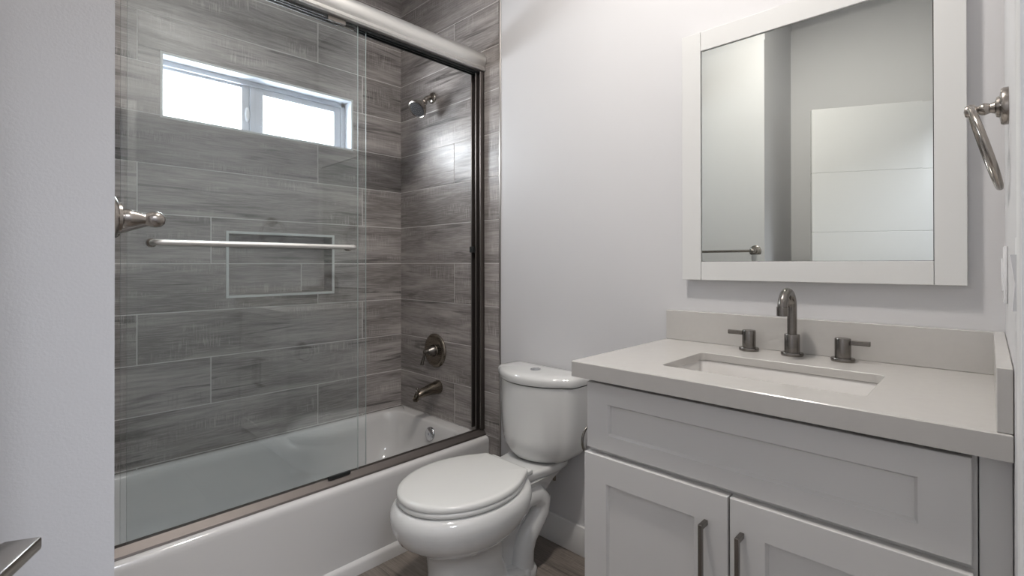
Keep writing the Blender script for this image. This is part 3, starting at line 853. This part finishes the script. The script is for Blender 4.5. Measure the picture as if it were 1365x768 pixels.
sk = thing('undermount_sink', (scx, scy, 0.74), 'rectangular white undermount sink below the countertop cut-out', 'sink')
bm = bmesh.new()
g = 0.004
R_ = [rr(scx, scy, shx + 0.02, shy + 0.02, 0.035, CH - 0.0015), rr(scx, scy, shx + g, shy + g, 0.022, CH - 0.0015), rr(scx, scy, shx + g - 0.002, shy + g - 0.002, 0.022, CH - 0.006),
      rr(scx, scy, shx - 0.004, shy - 0.004, 0.028, CH - 0.07), rr(scx, scy, shx - 0.014, shy - 0.014, 0.035, CH - 0.115), rr(scx, scy, shx - 0.035, shy - 0.035, 0.04, CH - 0.132), rr(scx, scy, shx - 0.12, shy - 0.09, 0.02, CH - 0.137)]
R_ = [rr(scx, scy, shx - 0.10, shy - 0.07, 0.02, CH - 0.150), rr(scx, scy, shx - 0.01, shy - 0.01, 0.035, CH - 0.125), rr(scx, scy, shx + 0.008, shy + 0.008, 0.03, CH - 0.02), rr(scx, scy, shx + 0.02, shy + 0.02, 0.035, CH - 0.012)] + R_
loft(bm, R_)
part('basin', bm, M['basin'], sk, 50)
bm = bmesh.new(); lathe(bm, (scx, scy, CH - 0.138), (0, 0, 1), [(0.022, 0), (0.022, 0.003), (0.017, 0.004), (0.0, 0.003)], 28); part('drain', bm, M['nickel'], sk, 40)

# faucet
fa = thing('faucet', (2.072, -0.071, CT), 'gunmetal widespread faucet with arched spout and two lever handles behind the sink', 'faucet')
bm = bmesh.new()
lathe(bm, (2.072, -0.071, CT + 0.0003), (0, 0, 1), [(0.0275, 0), (0.0285, 0.002), (0.0285, 0.007), (0.0275, 0.009), (0.0195, 0.0095), (0.0195, 0.058), (0.0185, 0.060), (0.0125, 0.0605)], 40)
pts = [Vector((2.072, -0.071, CT + 0.058)), Vector((2.072, -0.071, CT + 0.09))] + arc((2.072, -0.071 - 0.045, 1.044), 0.045, 0, PI, 20, (0, 1, 0), (0, 0, 1))
tube(bm, pts, 0.0122, 24)
spt = part('spout', bm, M['nickel_dark'], fa, 45)
bm = bmesh.new(); lathe(bm, (2.072, -0.161, 1.052), (0, 0, -1), [(0.0125, 0), (0.0142, 0.001), (0.0142, 0.0245), (0.012, 0.0255), (0.0, 0.0245)], 28)
part('aerator', bm, M['nickel_dark'], spt, 40)
for (x, sg, tilt) in ((1.956, -1, -0.006), (2.192, 1, 0.004)):
    bm = bmesh.new(); y = -0.069
    lathe(bm, (x, y, CT + 0.0003), (0, 0, 1), [(0.0265, 0), (0.0275, 0.002), (0.0275, 0.007), (0.0265, 0.009), (0.0185, 0.0095), (0.0185, 0.058), (0.0175, 0.0605), (0.0, 0.0605)], 36)
    h = part('handle', bm, M['nickel_dark'], fa, 40)
    bm = bmesh.new()
    x0_, x1_ = sorted((x + sg * 0.010, x + sg * 0.060)); box(bm, x0_, x1_, y - 0.0045, y + 0.0045, CT + 0.045, CT + 0.0575, 0.001, 1)
    lathe(bm, (x + sg * 0.032, y - 0.0045, CT + 0.0515), (0, -1, 0), [(0.0018, 0), (0.0018, 0.0006), (0.0, 0.0006)], 12)
    part('lever', bm, M['nickel_dark'], h, 30)

# toilet paper holder ring on the cabinet side
tp = thing('paper_holder', (VX0, -0.44, 0.70), 'dark nickel ring holder mounted on the vanity side by the toilet tank', 'holder')
bm = bmesh.new(); lathe(bm, (VX0 - 0.0005, -0.455, 0.712), (-1, 0, 0), [(0.020, 0), (0.020, 0.005), (0.010, 0.009), (0.008, 0.035), (0.011, 0.040), (0.009, 0.048), (0.0, 0.050)], 24); part('mount', bm, M['nickel_dark'], tp, 40)
bm = bmesh.new(); tube(bm, arc((VX0 - 0.043, -0.455, 0.672), 0.040, 0, 2 * PI * 47 / 48, 47, (0, 1, 0), (0, 0, 1)), 0.0036, 12, closed=True); part('ring', bm, M['nickel_dark'], tp, 60)

# ---------------------------------------------------------------- mirror
MX0, MX1, MZ0, MZ1 = 1.732, 2.434, 1.1145, 1.925
IX0, IX1, IZ0, IZ1 = 1.796, 2.3735, 1.174, 1.862
mi_ = thing('wall_mirror', ((MX0 + MX1) / 2, -0.002, MZ0), 'large rectangular wall mirror in a wide flat white frame above the sink', 'mirror')
MF = -0.032
for nm, (a, b_, c, d) in (('frame_stile', (MX0, IX0 - 0.001, MZ0, MZ1)), ('frame_stile', (IX1 + 0.001, MX1, MZ0, MZ1)), ('frame_rail', (IX0, IX1, MZ0, IZ0)), ('frame_rail', (IX0, IX1, IZ1, MZ1))):
    bm = bmesh.new(); box(bm, a, b_, MF, -0.0015, c, d, 0.001, 1); part(nm, bm, M['mirrorframe'], mi_, 30)
bm = bmesh.new(); box(bm, MX0 + 0.02, MX1 - 0.02, -0.016, -0.0012, MZ0 + 0.02, MZ1 - 0.02); part('backing', bm, M['gap'], mi_)
bm = bmesh.new()
yb_m = -0.0265; bw = 0.021; dp = 0.00022
def loop(e, y): return [bm.verts.new((x, y, z)) for x, z in ((IX0 + e, IZ0 + e), (IX1 - e, IZ0 + e), (IX1 - e, IZ1 - e), (IX0 + e, IZ1 - e))]
l0 = loop(0.001, -0.0165); l1 = loop(0.001, yb_m + dp); l2 = loop(bw, yb_m)
ring_faces(bm, [l0, l1, l2]); cap(bm, l2); cap(bm, l0, True)
part('mirror_glass', bm, M['mirror'], mi_)

# ---------------------------------------------------------------- towel ring on the right wall
tr = thing('towel_ring', (XR, -0.33, 1.458), 'nickel towel ring on the right wall beside the mirror', 'towel ring')
bm = bmesh.new()
lathe(bm, (XR - 0.0003, -0.33, 1.458), (-1, 0, 0), [(0.034, 0), (0.034, 0.007), (0.032, 0.010), (0.020, 0.012), (0.018, 0.016), (0.011, 0.018), (0.0085, 0.024), (0.0115, 0.031), (0.0105, 0.036), (0.007, 0.041), (0.0115, 0.046), (0.0125, 0.052), (0.0095, 0.059), (0.0, 0.061)], 36)
part('wall_mount', bm, M['nickel'], tr, 40)
bm = bmesh.new()
top = Vector((XR - 0.051, -0.33, 1.458)); dwn = Vector((0.040, 0, -0.152)).normalized(); rad = 0.078
tube(bm, arc(top + dwn * (rad - 0.002), rad, 0, 2 * PI * 71 / 72, 71, (0, 1, 0), dwn), 0.0055, 16, closed=True)
part('ring', bm, M['nickel'], tr, 60)

# towel bar on the wall behind the tub end
tbr = thing('towel_bar', (1.485, YF, 1.241), 'nickel towel bar with ball-ended post at the corner of the left wall', 'towel bar')
for x, nm in ((1.490, 'post'), (1.030, 'post')):
    bm = bmesh.new()
    lathe(bm, (x, YF + 0.0003, 1.241), (0, 1, 0), [(0.033, 0), (0.034, 0.003), (0.031, 0.007), (0.025, 0.009), (0.024, 0.013), (0.013, 0.015), (0.0145, 0.020), (0.0135, 0.028), (0.009, 0.040), (0.0085, 0.044), (0.0105, 0.047), (0.0125, 0.053), (0.0130, 0.058), (0.0118, 0.065), (0.007, 0.070), (0.0, 0.072)], 36)
    part(nm, bm, M['nickel'], tbr, 40)
bm = bmesh.new(); tube(bm, [(1.030, YF + 0.057, 1.241), (1.490, YF + 0.057, 1.241)], 0.0075, 18); part('bar', bm, M['nickel'], tbr, 50)

# switch and outlet on the right wall
ou = thing('outlet_plate', (XR, -0.20, 1.145), 'white outlet plate on the right wall over the side splash', 'outlet')
bm = bmesh.new(); box(bm, XR - 0.006, XR - 0.0003, -0.235, -0.165, 1.0875, 1.2025, 0.002, 2); part('cover_plate', bm, M['plastic'], ou, 40)
bm = bmesh.new(); box(bm, XR - 0.009, XR - 0.005, -0.217, -0.183, 1.112, 1.178, 0.001, 1); part('receptacle', bm, M['plastic'], ou, 40)
sw = thing('light_switch', (XR, -0.78, 1.145), 'white rocker light switch on the right wall nearest the camera', 'light switch')
bm = bmesh.new(); box(bm, XR - 0.004, XR - 0.0003, -0.815, -0.745, 1.085, 1.20, 0.0015, 2); part('cover_plate', bm, M['plastic'], sw, 40)
bm = bmesh.new()
poly = [(XR - 0.0035, 0, 1.112), (XR - 0.0075, 0, 1.112), (XR - 0.0055, 0, 1.145), (XR - 0.0095, 0, 1.178), (XR - 0.0035, 0, 1.178)]
extrude_poly(bm, poly, (0, -0.797, 0), (0, 1, 0), 0.034); part('rocker', bm, M['plastic'], sw)

# ---------------------------------------------------------------- door leaf, standing open into the recess
hinge = Vector((2.483, -1.990, 0.0)); free = Vector((1.752, -1.624, 0.0))
dl = free - hinge; LW = dl.length; ang = math.atan2(dl.y, dl.x)
door = bpy.data.objects.new('door_1', None); COL.objects.link(door); struct(door)
door.location = hinge; door.rotation_euler = (0, 0, ang)
# local: x along the leaf, y across (the side towards the wet wall is -y, since the leaf points to -x)
def dpart(name, bm, mat, parent, smooth=None):
    o = obj(name, bm, mat, None, smooth); o.parent = parent; return o
bm = bmesh.new()
ZB, ZT = 0.010, 2.040
gz = [ZB] + [0.338 + 0.335 * i for i in range(5)] + [ZT]
for a, b_ in zip(gz, gz[1:]):
    box(bm, 0.0, LW, 0.0, 0.035, a, b_, 0.0022, 1)
leaf = dpart('door_leaf', bm, M['trimwhite'], door, 20)
for side in (1, -1):
    bm = bmesh.new()
    yf = 0.0 if side < 0 else 0.035
    hxp = LW - 0.0825; hz = 0.914
    lathe(bm, (hxp, yf, hz), (0, side, 0), [(0.031, 0), (0.031, 0.006), (0.029, 0.008), (0.012, 0.009), (0.012, 0.045)], 32)
    b2 = bmesh.new()
    y0_, y1_ = sorted((yf + side * 0.046, yf + side * 0.0745))
    box(b2, hxp - 0.118, hxp + 0.013, y0_, y1_, hz - 0.006, hz + 0.006, 0.0025, 2)
    y0_, y1_ = sorted((yf + side * 0.008, yf + side * 0.050))
    box(b2, hxp - 0.013, hxp + 0.012, y0_, y1_, hz - 0.0055, hz + 0.0055, 0.0025, 2)
    merge(bm, b2)
    dpart('door_handle', bm, M['nickel'], leaf, 30)
for hz in (0.25, 1.02, 1.80):
    bm = bmesh.new(); lathe(bm, (-0.006, -0.004, hz - 0.045), (0, 0, 1), [(0.006, 0), (0.006, 0.09), (0.0, 0.092)], 12); dpart('hinge', bm, M['nickel'], leaf, 40)

# ---------------------------------------------------------------- ceiling lights
def can(x, y, label, power, r=0.085):
    t = thing('ceiling_light', (x, y, CEIL), label, 'ceiling light')
    bm = bmesh.new(); lathe(bm, (x, y, CEIL - 0.0005), (0, 0, -1), [(r + 0.018, 0), (r + 0.017, 0.006), (r + 0.002, 0.008), (r, 0.004)], 36); part('trim_ring', bm, M['trimwhite'], t, 40)
    bm = bmesh.new(); lathe(bm, (x, y, CEIL - 0.003), (0, 0, -1), [(r - 0.001, 0), (r - 0.001, 0.003), (0.0, 0.0032)], 36); part('diffuser', bm, M['diffuser'], t, 40)
    d = bpy.data.lights.new('ceiling_lamp', 'AREA'); d.shape = 'DISK'; d.size = 2 * r; d.energy = power; d.color = (1.0, 0.945, 0.885)
    o = bpy.data.objects.new('lamp', d); COL.objects.link(o); o.parent = t; o.location = (0, 0, -0.012)
can(1.70, -0.84, 'round white recessed ceiling light between the toilet and the vanity', 23)
